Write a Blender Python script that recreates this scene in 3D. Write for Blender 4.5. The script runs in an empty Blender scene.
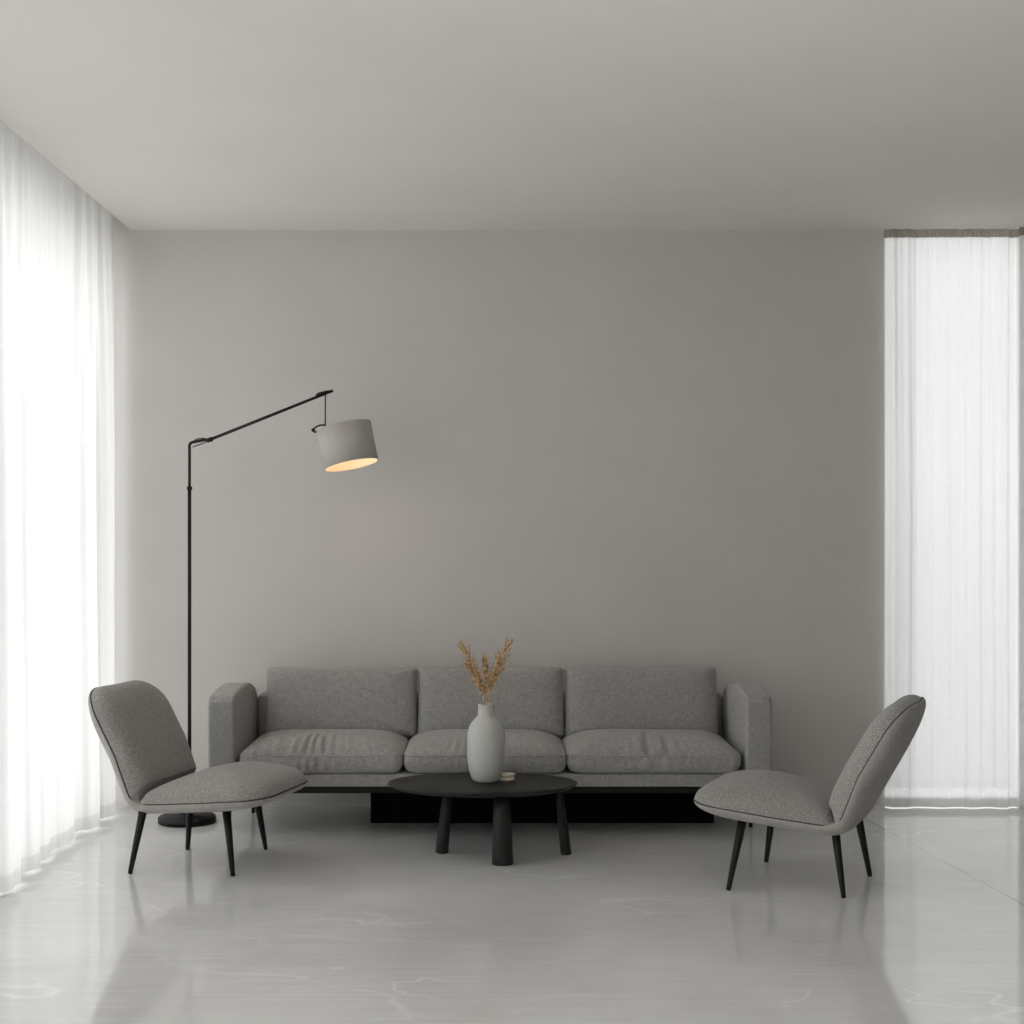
import bpy, bmesh, math, random
from mathutils import Vector, Matrix, noise
PI = math.pi
random.seed(7)
S = bpy.context.scene
COL = S.collection

# ---------------------------------------------------------------- materials
def new_mat(name):
    m = bpy.data.materials.new(name); m.use_nodes = True
    nt = m.node_tree; nt.nodes.clear()
    out = nt.nodes.new('ShaderNodeOutputMaterial')
    return m, nt, out
def N(nt, typ, **kw):
    n = nt.nodes.new(typ)
    for k, v in kw.items():
        if k in n.inputs: n.inputs[k].default_value = v
        else: setattr(n, k, v)
    return n
def L(nt, a, b): nt.links.new(a, b)
def c4(c): return (c[0], c[1], c[2], 1)
def coords(nt, scale=(1, 1, 1), which='Object'):
    tc = N(nt, 'ShaderNodeTexCoord'); mp = N(nt, 'ShaderNodeMapping')
    mp.inputs['Scale'].default_value = scale
    L(nt, tc.outputs[which], mp.inputs['Vector']); return mp.outputs['Vector']
def ramp(nt, fac, stops):
    r = N(nt, 'ShaderNodeValToRGB'); e = r.color_ramp.elements
    while len(e) < len(stops): e.new(0.5)
    for i, (p, c) in enumerate(stops):
        e[i].position = p; e[i].color = c4(c) if isinstance(c, tuple) else (c, c, c, 1)
    L(nt, fac, r.inputs['Fac']); return r.outputs['Color']
def bump(nt, height, strength, dist):
    b = N(nt, 'ShaderNodeBump'); b.inputs['Strength'].default_value = strength
    b.inputs['Distance'].default_value = dist; L(nt, height, b.inputs['Height']); return b.outputs['Normal']

def plain(name, color, rough=0.5, spec=0.5, metallic=0.0, grain=0.0, gscale=(60, 60, 60), bmp=0.0):
    m, nt, out = new_mat(name)
    p = N(nt, 'ShaderNodeBsdfPrincipled', Roughness=rough, Metallic=metallic)
    p.inputs['Base Color'].default_value = c4(color); p.inputs['Specular IOR Level'].default_value = spec
    no = N(nt, 'ShaderNodeTexNoise', Scale=1.0, Detail=4.0); L(nt, coords(nt, gscale), no.inputs['Vector'])
    if grain:
        lo = tuple(max(0, c * (1 - grain)) for c in color); hi = tuple(c * (1 + grain) for c in color)
        L(nt, ramp(nt, no.outputs['Fac'], [(0.3, lo), (0.7, hi)]), p.inputs['Base Color'])
    if bmp: L(nt, bump(nt, no.outputs['Fac'], bmp, 0.002), p.inputs['Normal'])
    L(nt, p.outputs[0], out.inputs[0]); return m

def fabric(name, color, scale, strength, nubs=0.25, sheen=0.25, weave=True, dist=0.004):
    m, nt, out = new_mat(name)
    p = N(nt, 'ShaderNodeBsdfPrincipled', Roughness=0.92)
    p.inputs['Specular IOR Level'].default_value = 0.15
    p.inputs['Sheen Weight'].default_value = sheen; p.inputs['Sheen Roughness'].default_value = 0.5
    v = coords(nt)
    vo = N(nt, 'ShaderNodeTexVoronoi', Scale=scale); L(nt, v, vo.inputs['Vector'])
    no = N(nt, 'ShaderNodeTexNoise', Scale=scale * 0.6, Detail=3.0, Roughness=0.7); L(nt, v, no.inputs['Vector'])
    ad = N(nt, 'ShaderNodeMath', operation='MULTIPLY_ADD'); L(nt, vo.outputs['Distance'], ad.inputs[0]); ad.inputs[1].default_value = -0.9; L(nt, no.outputs['Fac'], ad.inputs[2])
    h = ad.outputs[0]
    if weave:
        tot = None
        for sc in ((scale * 1.6, 40, 40), (40, 40, scale * 1.6)):
            w = N(nt, 'ShaderNodeTexNoise', Scale=1.0, Detail=2.0); L(nt, coords(nt, sc), w.inputs['Vector'])
            if tot is None: tot = w.outputs['Fac']
            else:
                a = N(nt, 'ShaderNodeMath', operation='ADD'); L(nt, tot, a.inputs[0]); L(nt, w.outputs['Fac'], a.inputs[1]); tot = a.outputs[0]
        a = N(nt, 'ShaderNodeMath', operation='MULTIPLY_ADD'); L(nt, tot, a.inputs[0]); a.inputs[1].default_value = 0.8; L(nt, h, a.inputs[2])
        h = a.outputs[0]
        col = ramp(nt, tot, [(0.36, tuple(c * (1 - nubs) for c in color)), (0.64, tuple(c * (1 + nubs) for c in color))])
        # tot is 0..2 -> halve
        hv = N(nt, 'ShaderNodeMath', operation='MULTIPLY'); L(nt, tot, hv.inputs[0]); hv.inputs[1].default_value = 0.5
        col.node.id_data.links.new(hv.outputs[0], col.node.inputs['Fac'])
    else:
        col = ramp(nt, h, [(0.0, tuple(c * (1 - nubs) for c in color)), (0.45, tuple(c * (1 + nubs) for c in color))])
    L(nt, col, p.inputs['Base Color'])
    L(nt, bump(nt, h, strength, dist), p.inputs['Normal'])
    L(nt, p.outputs[0], out.inputs[0]); return m

def curtain_mat(name, color, transp, trans_mix, wscale=900):
    m, nt, out = new_mat(name)
    d = N(nt, 'ShaderNodeBsdfDiffuse'); t = N(nt, 'ShaderNodeBsdfTranslucent'); tr = N(nt, 'ShaderNodeBsdfTransparent')
    w = N(nt, 'ShaderNodeTexNoise', Scale=1.0, Detail=2.0); L(nt, coords(nt, (90, 90, 6)), w.inputs['Vector'])
    w2 = N(nt, 'ShaderNodeTexNoise', Scale=1.0, Detail=2.0); L(nt, coords(nt, (14, 14, 320)), w2.inputs['Vector'])
    a = N(nt, 'ShaderNodeMath', operation='ADD'); L(nt, w.outputs['Fac'], a.inputs[0]); L(nt, w2.outputs['Fac'], a.inputs[1])
    hv = N(nt, 'ShaderNodeMath', operation='MULTIPLY'); L(nt, a.outputs[0], hv.inputs[0]); hv.inputs[1].default_value = 0.5
    col = ramp(nt, hv.outputs[0], [(0.3, tuple(c * 0.95 for c in color)), (0.7, tuple(min(1, c * 1.03) for c in color))])
    for n in (d, t): L(nt, col, n.inputs['Color'])
    mx = N(nt, 'ShaderNodeMixShader', Fac=trans_mix); L(nt, d.outputs[0], mx.inputs[1]); L(nt, t.outputs[0], mx.inputs[2])
    # open weave: the cloth lets light straight through face-on and closes up where a fold turns edge-on
    lw = N(nt, 'ShaderNodeLayerWeight', Blend=0.5); mr = N(nt, 'ShaderNodeMapRange'); L(nt, lw.outputs['Facing'], mr.inputs['Value'])
    mr.inputs['From Min'].default_value = 0.0; mr.inputs['From Max'].default_value = 0.9; mr.inputs['To Min'].default_value = transp; mr.inputs['To Max'].default_value = 0.0
    m2 = N(nt, 'ShaderNodeMixShader'); L(nt, mr.outputs[0], m2.inputs[0]); L(nt, mx.outputs[0], m2.inputs[1]); L(nt, tr.outputs[0], m2.inputs[2])
    L(nt, m2.outputs[0], out.inputs[0]); return m

def floor_mat():
    m, nt, out = new_mat('polished_marble')
    p = N(nt, 'ShaderNodeBsdfPrincipled')
    p.inputs['IOR'].default_value = 1.85; p.inputs['Specular IOR Level'].default_value = 0.5
    v = coords(nt)
    streak = N(nt, 'ShaderNodeTexNoise', Scale=1.0, Detail=5.0, Roughness=0.6); L(nt, coords(nt, (2.4, 50, 1)), streak.inputs['Vector'])
    cloud = N(nt, 'ShaderNodeTexNoise', Scale=1.3, Detail=5.0, Roughness=0.55, Distortion=0.6); L(nt, v, cloud.inputs['Vector'])
    mixf = N(nt, 'ShaderNodeMath', operation='MULTIPLY_ADD'); L(nt, streak.outputs['Fac'], mixf.inputs[0]); mixf.inputs[1].default_value = 0.40
    c2 = N(nt, 'ShaderNodeMath', operation='MULTIPLY'); L(nt, cloud.outputs['Fac'], c2.inputs[0]); c2.inputs[1].default_value = 0.60
    L(nt, c2.outputs[0], mixf.inputs[2])
    base = ramp(nt, mixf.outputs[0], [(0.35, (0.66, 0.66, 0.655)), (0.65, (0.83, 0.83, 0.82))])
    # white veins
    def vein(scale, loc, wdt, lo, hi, seed):
        tc = N(nt, 'ShaderNodeTexCoord'); mp = N(nt, 'ShaderNodeMapping'); mp.inputs['Scale'].default_value = scale; mp.inputs['Location'].default_value = loc
        mp.inputs['Rotation'].default_value = (0, 0, seed)
        L(nt, tc.outputs['Object'], mp.inputs['Vector'])
        n = N(nt, 'ShaderNodeTexNoise', Scale=1.0, Detail=4.0, Roughness=0.5, Distortion=0.0); L(nt, mp.outputs[0], n.inputs['Vector'])
        s = N(nt, 'ShaderNodeMath', operation='SUBTRACT'); L(nt, n.outputs['Fac'], s.inputs[0]); s.inputs[1].default_value = 0.5
        ab = N(nt, 'ShaderNodeMath', operation='ABSOLUTE'); L(nt, s.outputs[0], ab.inputs[0])
        mr = N(nt, 'ShaderNodeMapRange'); L(nt, ab.outputs[0], mr.inputs['Value']); mr.inputs['From Min'].default_value = 0; mr.inputs['From Max'].default_value = wdt
        mr.inputs['To Min'].default_value = 1; mr.inputs['To Max'].default_value = 0
        k = N(nt, 'ShaderNodeTexNoise', Scale=2.0, Detail=2.0); L(nt, mp.outputs[0], k.inputs['Vector'])
        mk = N(nt, 'ShaderNodeMapRange'); L(nt, k.outputs['Fac'], mk.inputs['Value']); mk.inputs['From Min'].default_value = lo; mk.inputs['From Max'].default_value = hi
        mu = N(nt, 'ShaderNodeMath', operation='MULTIPLY'); L(nt, mr.outputs[0], mu.inputs[0]); L(nt, mk.outputs[0], mu.inputs[1])
        return mu.outputs[0]
    v1 = vein((0.45, 0.9, 1), (3.1, 1.7, 0), 0.006, 0.45, 0.6, 0.30)
    v2 = vein((0.8, 1.3, 1), (8.1, 4.4, 0), 0.006, 0.5, 0.65, -0.45)
    vm = N(nt, 'ShaderNodeMath', operation='MAXIMUM'); L(nt, v1, vm.inputs[0]); L(nt, v2, vm.inputs[1])
    vs = N(nt, 'ShaderNodeMath', operation='MULTIPLY'); L(nt, vm.outputs[0], vs.inputs[0]); vs.inputs[1].default_value = 0.6
    mx = N(nt, 'ShaderNodeMix', data_type='RGBA'); L(nt, vs.outputs[0], mx.inputs['Factor']); L(nt, base, mx.inputs['A']); mx.inputs['B'].default_value = (0.95, 0.95, 0.93, 1)
    # one grout line running towards the back window
    a = Vector((1.836, 6.19)); b = Vector((1.949, 5.11)); dr = (b - a).normalized(); nn = Vector((-dr.y, dr.x))
    tc = N(nt, 'ShaderNodeTexCoord'); dot = N(nt, 'ShaderNodeVectorMath', operation='DOT_PRODUCT'); L(nt, tc.outputs['Object'], dot.inputs[0]); dot.inputs[1].default_value = (nn.x, nn.y, 0)
    sb = N(nt, 'ShaderNodeMath', operation='SUBTRACT'); L(nt, dot.outputs['Value'], sb.inputs[0]); sb.inputs[1].default_value = nn.dot(a)
    ab = N(nt, 'ShaderNodeMath', operation='ABSOLUTE'); L(nt, sb.outputs[0], ab.inputs[0])
    ls = N(nt, 'ShaderNodeMath', operation='LESS_THAN'); L(nt, ab.outputs[0], ls.inputs[0]); ls.inputs[1].default_value = 0.0022
    mg = N(nt, 'ShaderNodeMix', data_type='RGBA'); L(nt, ls.outputs[0], mg.inputs['Factor']); L(nt, mx.outputs['Result'], mg.inputs['A']); mg.inputs['B'].default_value = (0.16, 0.15, 0.14, 1)
    L(nt, mg.outputs['Result'], p.inputs['Base Color'])
    r = N(nt, 'ShaderNodeMapRange'); L(nt, streak.outputs['Fac'], r.inputs['Value']); r.inputs['To Min'].default_value = 0.05; r.inputs['To Max'].default_value = 0.10
    L(nt, r.outputs[0], p.inputs['Roughness'])
    L(nt, bump(nt, streak.outputs['Fac'], 0.05, 0.002), p.inputs['Normal'])
    L(nt, p.outputs[0], out.inputs[0]); return m

def glass_mat():
    m, nt, out = new_mat('window_glass')
    t = N(nt, 'ShaderNodeBsdfTransparent'); g = N(nt, 'ShaderNodeBsdfGlossy', Roughness=0.02); f = N(nt, 'ShaderNodeFresnel', IOR=1.3)
    mx = N(nt, 'ShaderNodeMixShader'); L(nt, f.outputs[0], mx.inputs[0]); L(nt, t.outputs[0], mx.inputs[1]); L(nt, g.outputs[0], mx.inputs[2])
    L(nt, mx.outputs[0], out.inputs[0]); return m

def grass_mat():
    m, nt, out = new_mat('dried_grass')
    p = N(nt, 'ShaderNodeBsdfPrincipled', Roughness=0.75)
    no = N(nt, 'ShaderNodeTexNoise', Scale=70.0, Detail=2.0); L(nt, coords(nt), no.inputs['Vector'])
    L(nt, ramp(nt, no.outputs['Fac'], [(0.35, (0.24, 0.135, 0.055)), (0.5, (0.60, 0.40, 0.20)), (0.68, (0.92, 0.72, 0.46))]), p.inputs['Base Color'])
    L(nt, p.outputs[0], out.inputs[0]); return m

M = dict(
    wall=plain('wall_paint', (0.66, 0.645, 0.618), 0.85, 0.2, grain=0.02, gscale=(3, 3, 3)),
    ceiling=plain('ceiling_paint', (0.84, 0.815, 0.77), 0.85, 0.2, grain=0.015, gscale=(3, 3, 3)),
    dark_wall=plain('light_absorbing_wall', (0.10, 0.098, 0.095), 0.85, 0.2, grain=0.03, gscale=(3, 3, 3)),  # unseen right wall made near-black to soak up bounced light
    floor=floor_mat(), glass=glass_mat(),
    frame=plain('white_frame', (0.75, 0.75, 0.74), 0.4),
    track=plain('curtain_track_metal', (0.35, 0.34, 0.32), 0.4),
    sofa=fabric('grey_woven_wool', (0.37, 0.363, 0.347), 210, 0.5, 0.22),
    chair=fabric('grey_boucle', (0.39, 0.376, 0.354), 190, 0.8, 0.25, weave=False),
    shell=fabric('grey_wool_shell', (0.37, 0.353, 0.331), 320, 0.35, 0.15),
    seam=plain('dark_seam_thread', (0.07, 0.067, 0.062), 0.9, 0.1, grain=0.2),
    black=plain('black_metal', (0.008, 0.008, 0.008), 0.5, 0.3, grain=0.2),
    under=plain('under_sofa_shadow', (0.006, 0.006, 0.006), 0.95, 0.1, grain=0.2),  # near-black colour imitating the deep shadow below the sofa
    blackwood=plain('black_stained_wood', (0.014, 0.013, 0.012), 0.42, 0.35, grain=0.35, gscale=(8, 90, 8), bmp=0.1),
    ceramic=plain('matt_ceramic', (0.56, 0.56, 0.538), 0.6, 0.35, grain=0.04, gscale=(90, 90, 90), bmp=0.08),
    cream=plain('cream_ceramic', (0.90, 0.83, 0.72), 0.4, 0.4, grain=0.05),
    shade=fabric('cream_linen_shade', (0.50, 0.475, 0.44), 420, 0.2, 0.08, 0.1),
    shade_in=plain('white_shade_lining', (0.88, 0.84, 0.74), 0.7, 0.2, grain=0.02),
    chrome=plain('brushed_steel', (0.7, 0.7, 0.7), 0.22, 0.5, metallic=1.0, grain=0.05),
    grass=grass_mat(),
    sheer=curtain_mat('sheer_curtain', (0.76, 0.76, 0.747), 0.08, 0.46),
    sheer_back=curtain_mat('sheer_linen_curtain', (0.86, 0.87, 0.86), 0.22, 0.55),
    hem=curtain_mat('curtain_hem_cloth', (0.66, 0.66, 0.65), 0.02, 0.40),
    header=curtain_mat('curtain_header_cloth', (0.42, 0.385, 0.345), 0.03, 0.40),
)
def bulb_mat():
    m, nt, out = new_mat('glowing_bulb')
    e = N(nt, 'ShaderNodeEmission', Strength=5.0); e.inputs['Color'].default_value = (1, 0.62, 0.32, 1)
    L(nt, e.outputs[0], out.inputs[0]); return m
M['bulb'] = bulb_mat()

# ---------------------------------------------------------------- helpers
def link(name, bm, mat, parent=None, smooth=True):
    me = bpy.data.meshes.new(name)
    bmesh.ops.recalc_face_normals(bm, faces=bm.faces)
    bm.to_mesh(me); bm.free()
    if smooth:
        for p in me.polygons: p.use_smooth = True
    me.materials.append(mat)
    o = bpy.data.objects.new(name, me); COL.objects.link(o)
    if parent: o.parent = parent
    return o
def thing(name, label, cat, loc=(0, 0, 0), rz=0, group=None):
    o = bpy.data.objects.new(name, None); COL.objects.link(o)
    o.empty_display_size = 0.1
    o.location = loc; o.rotation_euler = (0, 0, rz); o['label'] = label; o['category'] = cat
    if group: o['group'] = group
    return o
def tag(o, label, cat, group=None):
    o['label'] = label; o['category'] = cat
    if group: o['group'] = group
    return o
def add_box(bm, x0, x1, y0, y1, z0, z1):
    r = bmesh.ops.create_cube(bm, size=1)
    for v in r['verts']:
        v.co = Vector(((x0 + x1) / 2 + v.co.x * (x1 - x0), (y0 + y1) / 2 + v.co.y * (y1 - y0), (z0 + z1) / 2 + v.co.z * (z1 - z0)))
    return r['verts']
def boxes(*bs):
    bm = bmesh.new()
    for b in bs: add_box(bm, *b)
    return bm
def structure(name, bm, mat, parent=None):
    o = link(name, bm, mat, parent, smooth=False)
    if not parent: o['kind'] = 'structure'
    return o
def bevel(o, w, seg=4):
    m = o.modifiers.new('bevel', 'BEVEL'); m.width = w; m.segments = seg; m.limit_method = 'ANGLE'; m.angle_limit = math.radians(40)
    return o
def tube(bm, pts, radii, seg=12, caps=True, closed=False):
    pts = [Vector(p) for p in pts]; n = len(pts)
    if not hasattr(radii, '__len__'): radii = [radii] * n
    rings = []; up = None
    for i in range(n):
        if closed: t = (pts[(i + 1) % n] - pts[i - 1]).normalized()
        else: t = (pts[min(i + 1, n - 1)] - pts[max(i - 1, 0)]).normalized()
        if up is None:
            up = Vector((0, 0, 1)) if abs(t.z) < 0.9 else Vector((1, 0, 0))
        a = (up - t * up.dot(t)).normalized(); up = a; b = t.cross(a)
        rings.append([bm.verts.new(pts[i] + (a * math.cos(2 * PI * k / seg) + b * math.sin(2 * PI * k / seg)) * radii[i]) for k in range(seg)])
    for i in range(n if closed else n - 1):
        r0, r1 = rings[i], rings[(i + 1) % n]
        for k in range(seg): bm.faces.new((r0[k], r0[(k + 1) % seg], r1[(k + 1) % seg], r1[k]))
    if caps and not closed:
        bm.faces.new(rings[0][::-1]); bm.faces.new(rings[-1])
    return bm
def lathe(bm, prof, seg=48, close_top=True, close_bot=True):
    rings = []
    for r, z in prof:
        rings.append([bm.verts.new((r * math.cos(2 * PI * k / seg), r * math.sin(2 * PI * k / seg), z)) for k in range(seg)])
    for i in range(len(rings) - 1):
        for k in range(seg): bm.faces.new((rings[i][k], rings[i][(k + 1) % seg], rings[i + 1][(k + 1) % seg], rings[i + 1][k]))
    if close_bot: bm.faces.new(rings[0][::-1])
    if close_top: bm.faces.new(rings[-1])
    return bm
def catmull(pts, n=8):
    pts = [Vector(p) for p in pts]; P = [pts[0]] + pts + [pts[-1]]; out = []
    for i in range(1, len(P) - 2):
        for k in range(n):
            t = k / n; a, b, c, d = P[i - 1], P[i], P[i + 1], P[i + 2]
            out.append(0.5 * ((2 * b) + (c - a) * t + (2 * a - 5 * b + 4 * c - d) * t * t + (3 * b - a - 3 * c + d) * t ** 3))
    out.append(pts[-1]); return out

def outline(hx, hy, radii, seg=12, side=14):
    """rounded rectangle, radii = corner radii for (+x+y, -x+y, -x-y, +x-y)"""
    cs = [(1, 1), (-1, 1), (-1, -1), (1, -1)]; pts = []
    for q, (sx, sy) in enumerate(cs):
        r = radii[q]; cx, cy = sx * (hx - r), sy * (hy - r)
        for k in range(seg + 1):
            a = q * PI / 2 + (PI / 2) * k / seg
            pts.append(Vector((cx + r * math.cos(a), cy + r * math.sin(a))))
        nr = radii[(q + 1) % 4]; nx, ny = cs[(q + 1) % 4]
        e = Vector((nx * (hx - nr) + nr * math.cos((q + 1) * PI / 2), ny * (hy - nr) + nr * math.sin((q + 1) * PI / 2)))
        s = pts[-1].copy()
        for k in range(1, side): pts.append(s.lerp(e, k / side))
    return pts
def pad(out_pts, top, bot, mapping, rings=22, a=(3.0, 2.0), b=(3.0, 2.0), extra=None, center=(0, 0)):
    """closed padded form: flat outline, thickness top/bot with soft edges, placed by mapping(u, v, h)"""
    bm = bmesh.new(); n = len(out_pts); c = Vector(center)
    rs = [math.sin(PI / 2 * (i / rings)) for i in range(1, rings + 1)]
    def side(T, ab, sgn):
        grid = []
        for r in rs:
            h = T * max(0.0, 1 - r ** ab[0]) ** (1 / ab[1])
            row = []
            for p in out_pts:
                q = c + (p - c) * r; hh = h
                if extra: hh += extra(q.x, q.y, r, sgn)
                row.append((q.x, q.y, sgn * hh))
            grid.append(row)
        hh = T + (extra(c.x, c.y, 0, sgn) if extra else 0)
        return (c.x, c.y, sgn * hh), grid
    ct, gt = side(top, a, 1); cb, gb = side(bot, b, -1)
    mk = lambda p: bm.verts.new(mapping(*p))
    rim = [mk((p.x, p.y, 0)) for p in out_pts]
    for (cen, g) in ((ct, gt), (cb, gb)):
        rows = [[mk(p) for p in row] for row in g[:-1]] + [rim]
        cv = mk(cen)
        for k in range(n):
            bm.faces.new((cv, rows[0][k], rows[0][(k + 1) % n]))
            for i in range(len(rows) - 1):
                bm.faces.new((rows[i][k], rows[i + 1][k], rows[i + 1][(k + 1) % n], rows[i][(k + 1) % n]))
    return bm

# ---------------------------------------------------------------- camera
F = 1400.0; CX, CY, CH = 490.0, 535.0, 1.35
cam = bpy.data.cameras.new('camera'); co = bpy.data.objects.new('camera', cam); COL.objects.link(co)
cam.sensor_width = 36; cam.lens = F / 1024 * 36
co.location = (0, 0, CH); co.rotation_euler = (PI / 2, 0, 0)
cam.shift_x = (512 - CX) / 1024; cam.shift_y = -(512 - CY) / 1024
cam.clip_start = 0.05
S.camera = co

# ---------------------------------------------------------------- room
WY, CZ = 6.97, 2.868
XL, XR, YF = -2.15, 3.35, -1.2
structure('floor', boxes((XL - 0.3, XR + 0.3, YF - 0.3, WY + 0.5, -0.12, 0)), M['floor'])
structure('ceiling', boxes((-1.79, XR + 0.2, YF, WY + 0.2, CZ, CZ + 0.3), (XL - 0.2, -1.79, YF, WY + 0.2, CZ + 0.22, CZ + 0.3)), M['ceiling'])
structure('wall_back', boxes((XL, 1.966, WY, WY + 0.2, 0, CZ + 0.22), (2.70, XR, WY, WY + 0.2, 0, CZ + 0.22)), M['wall'])
structure('wall_left', boxes((XL - 0.2, XL, 6.93, WY + 0.2, 0, CZ + 0.22), (XL - 0.2, XL, YF, -0.9, 0, CZ + 0.22), (XL - 0.2, XL, -0.9, 6.93, 2.82, CZ + 0.22)), M['wall'])
structure('wall_right', boxes((XR, XR + 0.2, YF, WY + 0.2, 0, CZ)), M['dark_wall'])
structure('wall_front', boxes((XL - 0.2, XR, YF - 0.2, YF, 0, CZ + 0.22)), M['wall'])

def window(name, horizontal, a0, a1, pos, z0, z1, bars, w=0.05):
    """frame + glass. horizontal True: runs along x at y=pos; else along y at x=pos"""
    bm = bmesh.new()
    def bx(u0, u1, q0, q1):
        if horizontal: add_box(bm, u0, u1, pos - 0.03, pos + 0.03, q0, q1)
        else: add_box(bm, pos - 0.03, pos + 0.03, u0, u1, q0, q1)
    bx(a0, a0 + w, z0, z1); bx(a1 - w, a1, z0, z1); bx(a0 + w, a1 - w, z0, z0 + w); bx(a0 + w, a1 - w, z1 - w, z1)
    for b in bars: bx(b - w / 2, b + w / 2, z0 + w, z1 - w)
    fr = structure(name, bm, M['frame'])
    bm = bmesh.new()
    e = 0.006
    if horizontal: add_box(bm, a0 + w, a1 - w, pos - e, pos + e, z0 + w, z1 - w)
    else: add_box(bm, pos - e, pos + e, a0 + w, a1 - w, z0 + w, z1 - w)
    link('glass_pane', bm, M['glass'], fr, smooth=False)
window('window_1', False, -0.9, 6.93, XL - 0.1, 0, 2.82, [1.0, 2.9, 4.8])  # runs on bare past the curtain, unseen; added to light the room
window('window_2', True, 1.966, 2.70, WY + 0.14, 0, CZ + 0.22, [], w=0.02)

# ---------------------------------------------------------------- curtains
def fold(s, z, seed, amp, wl):
    """offset of the cloth from its plane at run s, height z"""
    t = z / CZ
    w = 0.0
    ph = 1.6 * math.sin(s * 3.1 + seed) + 1.0 * math.sin(s * 8.3 + seed * 2) + 0.10 * math.sin(z * 1.6 + s * 4)
    amp *= 0.75 + 0.45 * math.sin(s * 4.4 + seed * 3)
    base = math.sin(2 * PI * s / wl + ph)
    base = math.copysign(abs(base) ** 0.45, base)
    mid = math.sin(2 * PI * s / (wl * 0.43) + 1.7 * ph + seed)
    fine = math.sin(2 * PI * s / (wl * 0.19) + 2.3 * ph)
    top = max(0.0, (t - 0.55) / 0.45)
    return amp * (base * (1 - 0.65 * top) + 0.35 * mid * (0.5 + 0.6 * top) + 0.16 * fine * (0.25 + 1.1 * top)) + 0.004 * math.sin(z * 2.3 + s * 7)
def sheet(s0, s1, z0, z1, ds, nz, place, seed, amp, wl):
    bm = bmesh.new(); ns = int((s1 - s0) / ds); rows = []
    for j in range(nz + 1):
        z = z0 + (z1 - z0) * j / nz
        rows.append([bm.verts.new(place(s0 + (s1 - s0) * i / ns, z, fold(s0 + (s1 - s0) * i / ns, z, seed, amp, wl))) for i in range(ns + 1)])
    for j in range(nz):
        for i in range(ns): bm.faces.new((rows[j][i], rows[j][i + 1], rows[j + 1][i + 1], rows[j + 1][i]))
    return bm
def curtain(label, s0, s1, place, seed, amp, wl, ztop, hem_h, gap, head_h, mat, loc, group=None, ds=0.008):
    t = thing('sheer_curtain', label, 'curtain', loc, 0, group)
    pl = lambda s, z, o: Vector(place(s, z, o)) - Vector(loc)
    link('cloth_panel', sheet(s0, s1, gap + hem_h, ztop - head_h, ds, 28, pl, seed, amp, wl), mat, t)
    link('hem', sheet(s0, s1, gap, gap + hem_h, ds, 4, pl, seed, amp, wl), M['hem'], t)
    link('header_tape', sheet(s0, s1, ztop - head_h, ztop, ds / 2, 5,
         lambda s, z, o: pl(s, z, o + 0.005 * math.sin(s * 2 * PI / 0.017 + 2 * math.sin(s * 31))), seed, amp, wl), M['header'], t)
    return t
# left run, hangs from the recess along the window wall
curtain('long white sheer curtain covering the left window wall, hung from a ceiling recess', 2.90, 6.93,
        lambda s, z, o: (-1.842 + o * min(1, (6.97 - s) * 3 + 0.35) - 0.006 * z, s, z), 1.3, 0.034, 0.29, CZ + 0.155, 0.06, 0.010, 0.04, M['sheer'], (-1.86, 4.9, 0), ds=0.006)
# back window panel
curtain('bright white sheer curtain panel hanging beside the bare back wall, behind the right chair', 1.952, 2.622,
        lambda s, z, o: (s, 6.925 + o, z), 2.4, 0.022, 0.15, CZ - 0.004, 0.040, 0.004, 0.042, M['sheer_back'], (2.30, 6.925, 0), ds=0.004)
curtain('grey edge of a second curtain panel at the far right of the photo', 2.600, 3.1,
        lambda s, z, o: (s, 6.885 + o, z), 4.2, 0.018, 0.20, CZ - 0.004, 0.02, 0.004, 0.042, M['sheer_back'], (2.87, 6.885, 0), ds=0.006)
t = structure('trim_1', boxes((-1.90, -1.84, -0.8, 6.95, CZ + 0.165, CZ + 0.22)), M['track'])

# ---------------------------------------------------------------- sofa
SX, SY0, SY1 = 1.252, 6.20, 6.90
sofa = thing('sofa', 'long grey three-seat sofa with rounded arms standing against the back wall', 'sofa', (0, 6.55, 0))
OFF = Vector((0, 6.55, 0))
def slink(name, bm, mat, parent=None, **k):
    for v in bm.verts: v.co -= OFF
    return link(name, bm, mat, parent or sofa, **k)
def arm(sx):
    prof = [(p.x, p.y) for p in catmull([(SY0, 0.45, 0), (SY0, 0.585, 0), (SY0 + 0.012, 0.619, 0), (SY0 + 0.045, 0.637, 0), (SY0 + 0.20, 0.652, 0), (SY0 + 0.34, 0.655, 0), (SY0 + 0.50, 0.640, 0), (SY0 + 0.62, 0.590, 0), (SY1, 0.48, 0), (SY1, 0.40, 0)], 6)]
    prof = [(min(SY1, max(SY0, y)), z) for y, z in prof]
    prof.append((SY1, 0.237)); prof.append((SY0, 0.237))
    x0, x1 = (sx * SX, sx * (SX - 0.118))
    bm = bmesh.new()
    va = [bm.verts.new((x0, y, z)) for y, z in prof]; vb = [bm.verts.new((x1, y, z)) for y, z in prof]
    n = len(prof)
    bm.faces.new(va); bm.faces.new(vb)
    for k in range(n): bm.faces.new((va[k], va[(k + 1) % n], vb[(k + 1) % n], vb[k]))
    o = slink('arm', bm, M['sofa'])
    m = o.modifiers.new('bevel', 'BEVEL'); m.width = 0.030; m.segments = 6; m.limit_method = 'ANGLE'; m.angle_limit = math.radians(60)
    # welt where the inner side meets the front panel
    bm = bmesh.new(); xi = x1 + sx * 0.0085
    tube(bm, [(xi, SY0 + 0.0085, 0.25), (xi, SY0 + 0.0085, 0.585), (xi, SY0 + 0.020, 0.613), (xi, SY0 + 0.048, 0.630)], 0.0026, 6)
    slink('piping', bm, M['sofa'], o)
    return o
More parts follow.
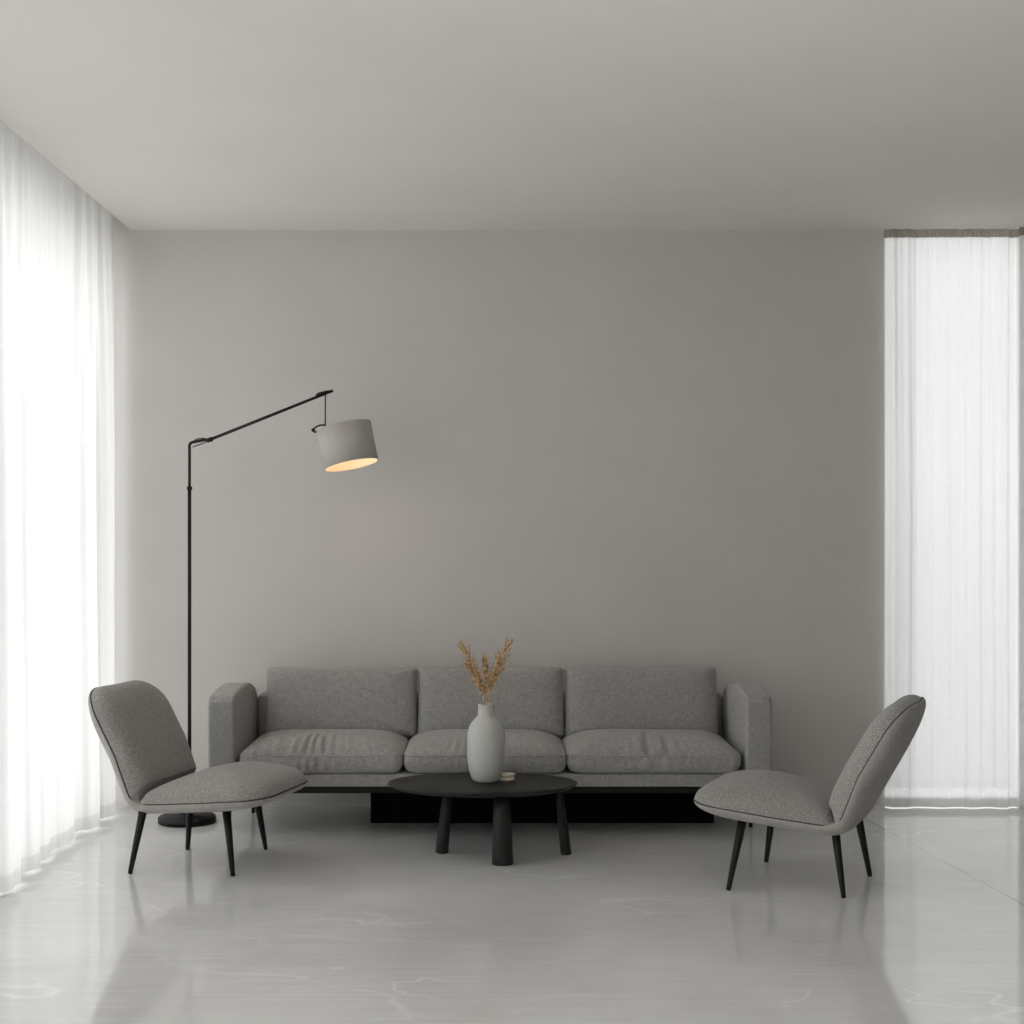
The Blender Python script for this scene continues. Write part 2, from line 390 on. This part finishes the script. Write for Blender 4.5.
arm(-1); arm(1)
IX = SX - 0.120
o = slink('seat_rail', boxes((-IX, IX, SY0 + 0.012, SY1 - 0.16, 0.232, 0.290)), M['sofa'], smooth=False); bevel(o, 0.008)
o = slink('back_panel', boxes((-IX, IX, SY1 - 0.10, SY1, 0.235, 0.58)), M['sofa']); bevel(o, 0.03, 5)
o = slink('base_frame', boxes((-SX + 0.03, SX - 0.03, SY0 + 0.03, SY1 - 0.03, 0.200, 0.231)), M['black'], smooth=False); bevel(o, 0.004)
o = slink('shadow_block', boxes((-0.56, 1.05, 6.56, 6.84, 0.0, 0.199)), M['under'], smooth=False); bevel(o, 0.004)  # black block added under the seat to stand in for the shadow there
for lx, ly in ((-1.205, 6.47), (1.205, 6.47), (-1.15, 6.80), (1.15, 6.80)):
    bm = bmesh.new(); tube(bm, [(lx, ly, 0), (lx, ly, 0.199)], [0.009, 0.012], 14)
    slink('leg', bm, M['black'])
def seat_cushion(x0, x1, seed, amt=1.0):
    cx = (x0 + x1) / 2; hx = (x1 - x0) / 2; y0, y1 = SY0 - 0.012, 6.70; hy = (y1 - y0) / 2; cy = (y0 + y1) / 2
    pts = outline(hx, hy, (0.03, 0.03, 0.05, 0.05), 10, 120)
    zs, H = 0.373, 0.082
    def ex(u, v, r, sgn):
        e = min(1, (1 - r) * 6)
        return 0.004 * noise.noise(Vector((u * 5, v * 5, seed * 2.3))) * e * (1 if sgn > 0 else 0.2)
    bm = pad(pts, 0.074, H, lambda u, v, h: Vector((cx + u, cy + v, zs + h)), 44, (2.7, 1.55), (26, 3.0), ex)
    def gather(d, k):      # irregular gathers around the middle of the front
        return math.exp(-(d / 0.17) ** 2) * (math.sin(d * 112 + 3.0 * math.sin(d * 19 + seed) + k) + 0.5 * math.sin(d * 61 + seed * 2 + k)) + 0.25 * math.sin(d * 150 + seed)
    for v in bm.verts:
        d = v.co.x - cx
        if v.co.z < zs:
            k = min(1, (zs - v.co.z) / H); b = math.sin(PI * k) * 0.008
            if abs(d) > hx - 0.06: v.co.x += math.copysign(b, d) * 0.4
            if v.co.y < cy - hy + 0.06: v.co.y += -b + 0.0075 * amt * gather(d, 0.4) * math.sin(PI * k)
        elif v.co.y < cy - hy + 0.24:
            f = v.co.y - (cy - hy)
            v.co.z += 0.0085 * amt * gather(d * (1 + f), 2.0 * f) * min(1, max(0, v.co.z - zs) / 0.02) * (1 - f / 0.24)
    c = slink('seat_cushion', bm, M['sofa'])
    bm = bmesh.new(); tube(bm, [(cx + p.x * 1.0008, cy + p.y * 1.0008, zs) for p in pts], 0.0024, 6, closed=True)
    slink('piping', bm, M['sofa'], c)
seat_cushion(-1.112, -0.389, 1, 1.0); seat_cushion(-0.382, 0.337, 2, 0.6); seat_cushion(0.344, 1.114, 3, 0.9)
def back_cushion(x0, x1, seed):
    cx = (x0 + x1) / 2; hx = (x1 - x0) / 2; hz = 0.165; tilt = math.radians(11)
    pts = outline(hx, hz, (0.018,) * 4, 8, 24)
    q = []
    for p in pts:
        k = 1 - 0.010 * (1 - (p.y / hz) ** 2); kk = 1 - 0.015 * (1 - (p.x / hx) ** 2)
        q.append(Vector((p.x * k, p.y * kk)))
    c0 = Vector((cx, 6.71, 0.549))
    def mp(u, v, h):
        return c0 + Vector((u, v * math.sin(tilt) - h * math.cos(tilt), v * math.cos(tilt) + h * math.sin(tilt)))
    def ex(u, v, r, sgn):
        e = min(1, (1 - r) * 5)
        return 0.004 * e * noise.noise(Vector((u * 4.0, v * 5, seed * 3.1))) + 0.0015 * e * noise.noise(Vector((u * 14, v * 6, seed)))
    bm = pad(q, 0.080, 0.05, mp, 26, (6.5, 2.4), (5, 2.3), ex)
    c = slink('back_cushion', bm, M['sofa'])
    bm = bmesh.new(); tube(bm, [mp(p.x * 1.0008, p.y * 1.0008, 0) for p in q], 0.0024, 6, closed=True)
    slink('piping', bm, M['sofa'], c)
back_cushion(-1.072, -0.350, 1); back_cushion(-0.345, 0.352, 2); back_cushion(0.358, 1.088, 3)

# ---------------------------------------------------------------- lounge chairs
def lounge_chair(label, loc, rz, recline, feet, tops, back_len=0.46, seat_front=0.385, seat_rear=-0.14, half_w=0.262, zf=0.318, zr=0.272):
    t = thing('lounge_chair', label, 'chair', loc, rz, 'lounge chairs facing each other')
    rec = math.radians(recline)
    A = Vector((seat_front, zf)); B = Vector((seat_rear, zr))
    d0 = (B - A).normalized(); seat_len = (B - A).length
    d1 = Vector((-math.sin(rec), math.cos(rec)))
    a0 = math.atan2(d0.y, d0.x) % (2 * PI); a1 = math.atan2(d1.y, d1.x) % (2 * PI)
    turn = a0 - a1; R = 0.075; arc = R * turn; total = seat_len + arc + back_len
    def path(s):
        """point on the seam line, and its inner normal (up / forward)"""
        if s <= seat_len: p = A + d0 * s; a = a0
        else:
            nin = Vector((math.sin(a0), -math.cos(a0)))     # inner side
            C = A + d0 * seat_len + nin * R
            k = min(s - seat_len, arc); a = a0 - k / R
            p = C - Vector((math.sin(a), -math.cos(a))) * R
            if s > seat_len + arc: p = p + Vector((math.cos(a1), math.sin(a1))) * (s - seat_len - arc); a = a1
            # gentle wrap of the backrest
        return p, Vector((math.sin(a), -math.cos(a)))
    def wid(s):
        u = s / total
        return 1.0 + 0.045 * math.sin(PI * min(1, u * 2.1)) - 0.03 * math.exp(-((s - seat_len - arc / 2) / 0.10) ** 2)
    def place(s, w, h):
        p, n = path(max(0.0, s)) if s <= total else path(total)
        q = p + n * h
        wrap = 0.0
        if s > seat_len + arc * 0.5:      # side wings of the back curve forward slightly
            k = min(1, (s - seat_len - arc * 0.5) / 0.2); wrap = 0.030 * k * (abs(w) / half_w) ** 2.2
        else:
            wrap = 0.0
        q = q + n * wrap
        return Vector((q.x, w * wid(s), q.y))
    # outer shell under the seat and behind the back
    hs = total / 2
    pts = outline(hs, half_w, (0.150, 0.115, 0.115, 0.150), 16, 50)
    def mshell(u, v, h): return place(hs + u, v, h)
    bm = pad(pts, 0.010, 0.048, mshell, 34, (10, 2), (5.5, 2.2))
    link('shell', bm, M['shell'], t)
    # seat cushion
    L0 = seat_len + 0.030; hc = L0 / 2
    # outline x=+ is rear
    pts = outline(hc, half_w * 0.985, (0.05, 0.115, 0.115, 0.05), 14, 24)
    def mseat(u, v, h): return place(hc + u, v, h + 0.003)
    def exs(u, v, r, sgn):
        k = (u + hc) / (2 * hc)
        return (0.030 * math.exp(-((k - 0.45) / 0.28) ** 2) * max(0, 1 - r ** 2) - 0.020 * max(0, k - 0.75) / 0.25 * max(0, 1 - r ** 4)) if sgn > 0 else 0
    bm = pad(pts, 0.080, 0.006, mseat, 34, (4.2, 2.0), (6, 2), exs)
    seat = link('seat', bm, M['chair'], t)
    bm = bmesh.new(); tube(bm, [mseat(p.x * 1.003, p.y * 1.003, -0.001) for p in pts], 0.0033, 6, closed=True)
    link('piping', bm, M['seam'], seat)
    # back cushion
    s0 = seat_len + 0.032; s1 = total - 0.004; hb = (s1 - s0) / 2
    pts = outline(hb, half_w * 0.985, (0.145, 0.045, 0.045, 0.145), 16, 24)
    def mback(u, v, h): return place(s0 + hb + u, v, h + 0.003)
    bm = pad(pts, 0.092, 0.006, mback, 34, (4.6, 2.1), (6, 2))
    back = link('backrest', bm, M['chair'], t)
    bm = bmesh.new(); tube(bm, [mback(p.x * 1.003, p.y * 1.003, -0.001) for p in pts], 0.0033, 6, closed=True)
    link('piping', bm, M['seam'], back)
    for f, tp in zip(feet, tops):
        bm = bmesh.new()
        a, b = Vector((f[0], f[1], 0)), Vector((tp[0], tp[1], tp[2] if len(tp) > 2 else 0.262))
        tube(bm, [a, a.lerp(b, 0.03), a.lerp(b, 0.5), b], [0.0085, 0.0095, 0.0135, 0.0175], 16)
        link('leg', bm, M['black'], t)
    return t
def local_feet(loc, rz, pts):
    c, s = math.cos(-rz), math.sin(-rz); r = []
    for x, y in pts:
        dx, dy = x - loc[0], y - loc[1]; r.append((c * dx - s * dy, s * dx + c * dy))
    return r
locL, rzL = (-1.18, 5.78, 0), math.radians(-16)
fL = local_feet(locL, rzL, [(-1.435, 5.58), (-1.017, 5.54), (-1.299, 6.01), (-0.962, 6.01)])
lounge_chair('grey upholstered lounge chair on the left, facing right beside the floor lamp', locL, rzL, 29, fL,
             [(f[0] * 0.80, f[1] * 0.84) for f in fL], back_len=0.465)
locR, rzR = (1.216, 5.46, 0), math.radians(155)
fR = local_feet(locR, rzR, [(0.905, 5.32), (1.316, 5.21), (1.14, 5.78), (1.504, 5.54)])
lounge_chair('grey upholstered lounge chair on the right, turned away in front of the bright curtain', locR, rzR, 29.5, fR,
             [(f[0] * 0.80, f[1] * 0.84) for f in fR], back_len=0.475)

# ---------------------------------------------------------------- coffee table
TC = Vector((-0.03, 5.925, 0)); TZ = 0.305
tab = thing('coffee_table', 'low black oval coffee table in front of the sofa', 'table', TC)
bm = bmesh.new(); prof = [(0.0, 0.264), (0.90, 0.264), (0.955, 0.270), (0.99, 0.281), (1.0, 0.286), (0.997, 0.2885), (0.985, 0.290), (0.0, 0.290)]
rings = []
for r, z in prof[1:-1]:
    rings.append([bm.verts.new((0.400 * r * math.cos(2 * PI * k / 96), 0.248 * r * math.sin(2 * PI * k / 96), z + 0.015)) for k in range(96)])
for i in range(len(rings) - 1):
    for k in range(96): bm.faces.new((rings[i][k], rings[i][(k + 1) % 96], rings[i + 1][(k + 1) % 96], rings[i + 1][k]))
bm.faces.new(rings[0][::-1]); bm.faces.new(rings[-1])
o = link('tabletop', bm, M['blackwood'], tab)
def tleg(foot, top, rf, rt):
    bm = bmesh.new(); f = Vector((*foot, 0)) - TC; tp = Vector((*top, 0.2785)) - TC
    f.z = 0; tp.z = 0.2785
    ps = [f, f.lerp(tp, 0.02), f.lerp(tp, 0.35), f.lerp(tp, 0.7), tp]
    tube(bm, ps, [rf * 0.95, rf, rf * 0.93, (rf + rt) / 2, rt], 24)
    link('leg', bm, M['blackwood'], tab)
tleg((-0.205, 5.95), (-0.178, 5.94), 0.028, 0.017)
tleg((0.052, 5.74), (0.048, 5.76), 0.044, 0.031)
tleg((0.322, 5.92), (0.290, 5.92), 0.023, 0.013)

# ---------------------------------------------------------------- vase
vc = Vector((-0.0165, 5.94, TZ + 0.0006))
bm = bmesh.new()
vp = [(0.046, 0.0), (0.056, 0.006), (0.066, 0.024), (0.0755, 0.060), (0.0800, 0.100), (0.0805, 0.150), (0.0800, 0.190), (0.0765, 0.218), (0.066, 0.243), (0.051, 0.262), (0.0385, 0.277), (0.0345, 0.290), (0.0335, 0.310), (0.034, 0.325), (0.0325, 0.3275),
      (0.0290, 0.325), (0.0285, 0.300), (0.034, 0.270), (0.060, 0.235), (0.073, 0.190), (0.073, 0.10), (0.055, 0.03), (0.03, 0.012)]
pv = catmull([(r, 0, z) for r, z in vp], 4)
lathe(bm, [(max(0.001, p.x), p.z) for p in pv], 56)
vase = link('vase', bm, M['ceramic']); vase.location = vc
tag(vase, 'pale grey matt bottle-shaped vase standing on the black coffee table', 'vase')

# ---------------------------------------------------------------- dried grass
def plume_stem(label, tip, seed, w, n, start=0.30, bend=0.02, base=(0, 0)):
    rnd = random.Random(seed)
    root = Vector((vc.x + base[0] * 0.3, vc.y + base[1] * 0.3, vc.z + 0.03)); neck = Vector((vc.x + base[0], vc.y + base[1], vc.z + 0.325))
    tipv = Vector((vc.x + tip[0], vc.y + tip[1], vc.z + 0.325 + tip[2]))
    mid = neck.lerp(tipv, 0.5) + Vector((-math.copysign(bend, tip[0]), 0, 0.008))
    path = catmull([root, neck, mid, tipv], 14)
    up = path[14:]
    bm = bmesh.new(); tube(bm, [p - root for p in path], [0.0019 * (1 - 0.6 * i / len(path)) for i in range(len(path))], 7)
    st = link('dried_grass_stem', bm, M['grass']); st.location = root
    tag(st, label, 'dried grass', 'dried grass stems in the vase')
    bm = bmesh.new()
    for i in range(n):
        u = start + (1 - start) * (i + rnd.random()) / n
        k = u * (len(up) - 1); a = up[int(k)]; b = up[min(int(k) + 1, len(up) - 1)]
        p = a.lerp(b, k - int(k)); tdir = (b - up[max(0, int(k) - 1)]).normalized()
        phi = rnd.uniform(0, 2 * PI)
        s1 = tdir.cross(Vector((0, 1, 0))).normalized(); s2 = tdir.cross(s1)
        side = s1 * math.cos(phi) + s2 * math.sin(phi)
        env = math.sin(PI * min(1, 0.25 + 0.75 * (u - start) / (1 - start)) ** 0.8) ** 0.6 if u < 0.98 else 0.4
        ln = rnd.uniform(0.05, 0.10) * (0.60 + 0.40 * env)
        d = (tdir + side * rnd.uniform(0.08, 0.80) * w).normalized()
        e = p + d * ln; wd = rnd.uniform(0.0012, 0.0030)
        nrm = d.cross(side).normalized()
        m1 = p + d * ln * 0.40 
        q = [p, m1 + nrm * wd, m1 + side * wd, m1 - nrm * wd, m1 - side * wd, e + side * ln * 0.05]
        vs = [bm.verts.new(x - root) for x in q]
        for f in ((0, 1, 2), (0, 2, 3), (0, 3, 4), (0, 4, 1), (5, 2, 1), (5, 3, 2), (5, 4, 3), (5, 1, 4)): bm.faces.new([vs[j] for j in f])
    link('plume', bm, M['grass'], st, smooth=False)
plume_stem('dried golden grass plume leaning left in the vase, the leftmost one', (-0.098, 0.0, 0.240), 3, 1.0, 99, 0.05, 0.012, (-0.012, 0.004))
plume_stem('short brown dried grass plume upright in the middle of the vase', (-0.004, 0.012, 0.170), 5, 0.45, 50, 0.20, 0.001, (0.0, 0.010))
plume_stem('dried golden grass plume leaning right in the vase, the tallest one', (0.088, -0.004, 0.248), 8, 1.0, 99, 0.07, 0.012, (0.012, -0.004))
plume_stem('dark brown dried grass plume leaning right, tucked just inside the tallest plume', (0.056, 0.012, 0.165), 11, 0.8, 70, 0.15, 0.010, (0.010, 0.010))
plume_stem('loose tan dried grass plume between the left plume and the middle one', (-0.062, 0.010, 0.150), 13, 0.8, 60, 0.15, 0.008, (-0.010, 0.012))

# ---------------------------------------------------------------- small dish with lid
dish = thing('trinket_dish', 'tiny cream dish on the black table beside the vase', 'dish', (0.072, 5.965, TZ + 0.0006))
bm = bmesh.new(); lathe(bm, [(0.030, 0), (0.033, 0.002), (0.035, 0.007), (0.034, 0.010), (0.020, 0.011)], 40); link('saucer', bm, M['cream'], dish)
bm = bmesh.new(); lathe(bm, [(0.016, 0.0112), (0.020, 0.014), (0.031, 0.022), (0.034, 0.026), (0.0335, 0.0275), (0.029, 0.027), (0.018, 0.021)], 40)
for v in bm.verts: v.co.x += 0.004
link('bowl', bm, M['cream'], dish)

# ---------------------------------------------------------------- floor lamp
LD = 6.585; LS = F / LD
def lp(px, py, dy=0.0):
    s = F / (LD + dy); return Vector(((px - CX) / s, LD + dy, CH - (py - CY) / s))
lamp0 = Vector((-1.425, LD, 0))
lamp = thing('floor_lamp', 'tall black floor lamp with angled arm and hanging off-white drum shade, behind the left chair', 'lamp', lamp0)
def ll(name, bm, mat, parent=None, **k):
    for v in bm.verts: v.co -= lamp0
    return link(name, bm, mat, parent or lamp, **k)
bm = bmesh.new(); lathe(bm, [(0.128, 0), (0.134, 0.004), (0.134, 0.024), (0.130, 0.029), (0.034, 0.031), (0.032, 0.052), (0.028, 0.056), (0.012, 0.057)], 56)
link('base', bm, M['black'], lamp)
bm = bmesh.new(); px0 = -1.4135
tube(bm, [(px0, LD, 0.03), (px0, LD, lp(0, 489).z)], 0.0088, 14); ll('pole', bm, M['black'])
bm = bmesh.new(); tube(bm, [(px0, LD, lp(0, 490).z), (px0, LD, lp(0, 486.5).z)], 0.0125, 14); ll('collar', bm, M['black'])
bm = bmesh.new()
tp = catmull([(px0, LD, lp(0, 488).z), (px0, LD, lp(0, 470).z), (px0, LD, lp(0, 450).z), lp(189.6, 445), lp(191.5, 442.6), lp(196, 441.6), lp(203, 440.2), lp(209, 439.5)], 6)
tube(bm, tp, 0.0070, 12); ll('upper_pole', bm, M['black'])
bm = bmesh.new(); tube(bm, [lp(207.0, 440.6), lp(212.5, 438.9)], 0.011, 14); ll('joint', bm, M['black'])
bm = bmesh.new(); tube(bm, [lp(209, 440), lp(333, 390.5)], [0.0075, 0.0068], 12); ll('arm', bm, M['black'])
bm = bmesh.new(); tube(bm, [lp(316, 396.0), lp(318.5, 394.2), lp(326, 392.2), lp(330, 391.4)], [0.006, 0.008, 0.008, 0.006], 12); ll('clamp', bm, M['black'])
bm = bmesh.new()
tube(bm, catmull([lp(192, 443), lp(196, 439.5), lp(202, 438.2), lp(208, 439.3)], 6), 0.0026, 8)
tube(bm, catmull([lp(192.6, 447), lp(199, 444.8), lp(208, 441.3)], 6), 0.0026, 8)
ll('cable', bm, M['black'])
bm = bmesh.new(); tube(bm, [lp(325.3, 393), lp(325.3, 427)], 0.0032, 10); ll('hanging_rod', bm, M['black'])
# shade
top = lp(343.8, 427.5); bot = lp(351.6, 464.2); ax = (bot - top).normalized(); ax = (ax + Vector((0, -0.10, 0))).normalized()
Lh = 0.187
cen = (top + bot) / 2
rot = (-ax).to_track_quat('Z', 'Y').to_matrix().to_4x4()
T = Matrix.Translation(cen - lamp0) @ rot
def shade_shell():
    bm = bmesh.new(); h = Lh / 2
    lathe(bm, [(0.1260, -h), (0.1275, -h), (0.1295, h), (0.1280, h)], 72, False, False)
    return bm
bm = shade_shell(); bm.transform(T); shd = link('lamp_shade', bm, M['shade'], lamp)
bm = bmesh.new(); h = Lh / 2; lathe(bm, [(0.1254, -h + 0.0005), (0.1274, h - 0.0005), (0.02, h - 0.001)], 72, False, False); bm.transform(T)
l2 = link('shade_lining', bm, M['shade_in'], shd); l2['label'] = 'white inner lining'
bm = bmesh.new(); lathe(bm, [(0.018, 0.084), (0.019, 0.070), (0.019, 0.035), (0.014, 0.028)], 24); bm.transform(T); link('socket', bm, M['black'], lamp)
bm = bmesh.new(); bmesh.ops.create_uvsphere(bm, u_segments=24, v_segments=16, radius=0.026)
for v in bm.verts: v.co.z += 0.004
bm.transform(T); link('bulb', bm, M['bulb'], lamp)
# small loop that holds the shade rim to the rod
bm = bmesh.new()
tube(bm, catmull([lp(325.3, 425.5), lp(321, 425), lp(316, 427), lp(313.0, 430), lp(315, 432.2), lp(319, 430)], 6), 0.0038, 8)
tube(bm, [lp(313.2, 430, -0.01), lp(313.2, 430, 0.01)], 0.009, 12)
ll('shade_bracket', bm, M['black'])
pl = bpy.data.lights.new('lamp_glow', 'POINT'); pl.energy = 0.30; pl.color = (1.0, 0.64, 0.38); pl.shadow_soft_size = 0.03
po = bpy.data.objects.new('lamp_glow', pl); COL.objects.link(po); po.parent = lamp
po.location = (T @ Vector((0, 0, -0.030)))

# ---------------------------------------------------------------- daylight
W = bpy.data.worlds.new('overcast_sky'); S.world = W; W.use_nodes = True
nt = W.node_tree; nt.nodes.clear()
out = nt.nodes.new('ShaderNodeOutputWorld'); bg = nt.nodes.new('ShaderNodeBackground')
tc = nt.nodes.new('ShaderNodeTexCoord'); sp = nt.nodes.new('ShaderNodeSeparateXYZ'); nt.links.new(tc.outputs['Generated'], sp.inputs[0])
# brighter side of the sky to the left (west), dimmer to the back; ground half darker
mr = nt.nodes.new('ShaderNodeMapRange'); nt.links.new(sp.outputs['X'], mr.inputs['Value'])
mr.inputs['From Min'].default_value = -0.9; mr.inputs['From Max'].default_value = 0.0
mr.inputs['To Min'].default_value = 4.9; mr.inputs['To Max'].default_value = 1.3
mz = nt.nodes.new('ShaderNodeMapRange'); nt.links.new(sp.outputs['Z'], mz.inputs['Value'])
mz.inputs['From Min'].default_value = -0.15; mz.inputs['From Max'].default_value = 0.05
mz.inputs['To Min'].default_value = 0.60; mz.inputs['To Max'].default_value = 1.0
my = nt.nodes.new('ShaderNodeMapRange'); nt.links.new(sp.outputs['Y'], my.inputs['Value'])      # hazy bright side of the sky, behind the viewer
my.inputs['From Min'].default_value = -0.95; my.inputs['From Max'].default_value = -0.45
my.inputs['To Min'].default_value = 0.5; my.inputs['To Max'].default_value = 0.0
ad = nt.nodes.new('ShaderNodeMath'); ad.operation = 'ADD'; nt.links.new(mr.outputs[0], ad.inputs[0]); nt.links.new(my.outputs[0], ad.inputs[1])
mu = nt.nodes.new('ShaderNodeMath'); mu.operation = 'MULTIPLY'
nt.links.new(ad.outputs[0], mu.inputs[0]); nt.links.new(mz.outputs[0], mu.inputs[1])
bg.inputs['Color'].default_value = (0.985, 0.99, 1.0, 1)
nt.links.new(mu.outputs[0], bg.inputs['Strength']); nt.links.new(bg.outputs[0], out.inputs[0])
def portal(loc, rot, sx, sy):
    l = bpy.data.lights.new('daylight_portal', 'AREA'); l.shape = 'RECTANGLE'; l.size = sx; l.size_y = sy; l.cycles.is_portal = True
    o = bpy.data.objects.new('daylight_portal', l); COL.objects.link(o); o.location = loc; o.rotation_euler = rot
portal((XL - 0.22, 3.01, 1.41), (0, -PI / 2, 0), 2.82, 7.84)
portal((2.288, WY + 0.22, 1.5), (-PI / 2, 0, 0), 0.67, 3.02)

S.cycles.max_bounces = 16; S.cycles.diffuse_bounces = 8; S.cycles.transparent_max_bounces = 16; S.cycles.transmission_bounces = 8
S.cycles.sample_clamp_indirect = 8.0
S.view_settings.view_transform = 'Standard'; S.view_settings.look = 'None'; S.view_settings.exposure = 0.34; S.view_settings.gamma = 1.0
S.view_settings.use_curve_mapping = False
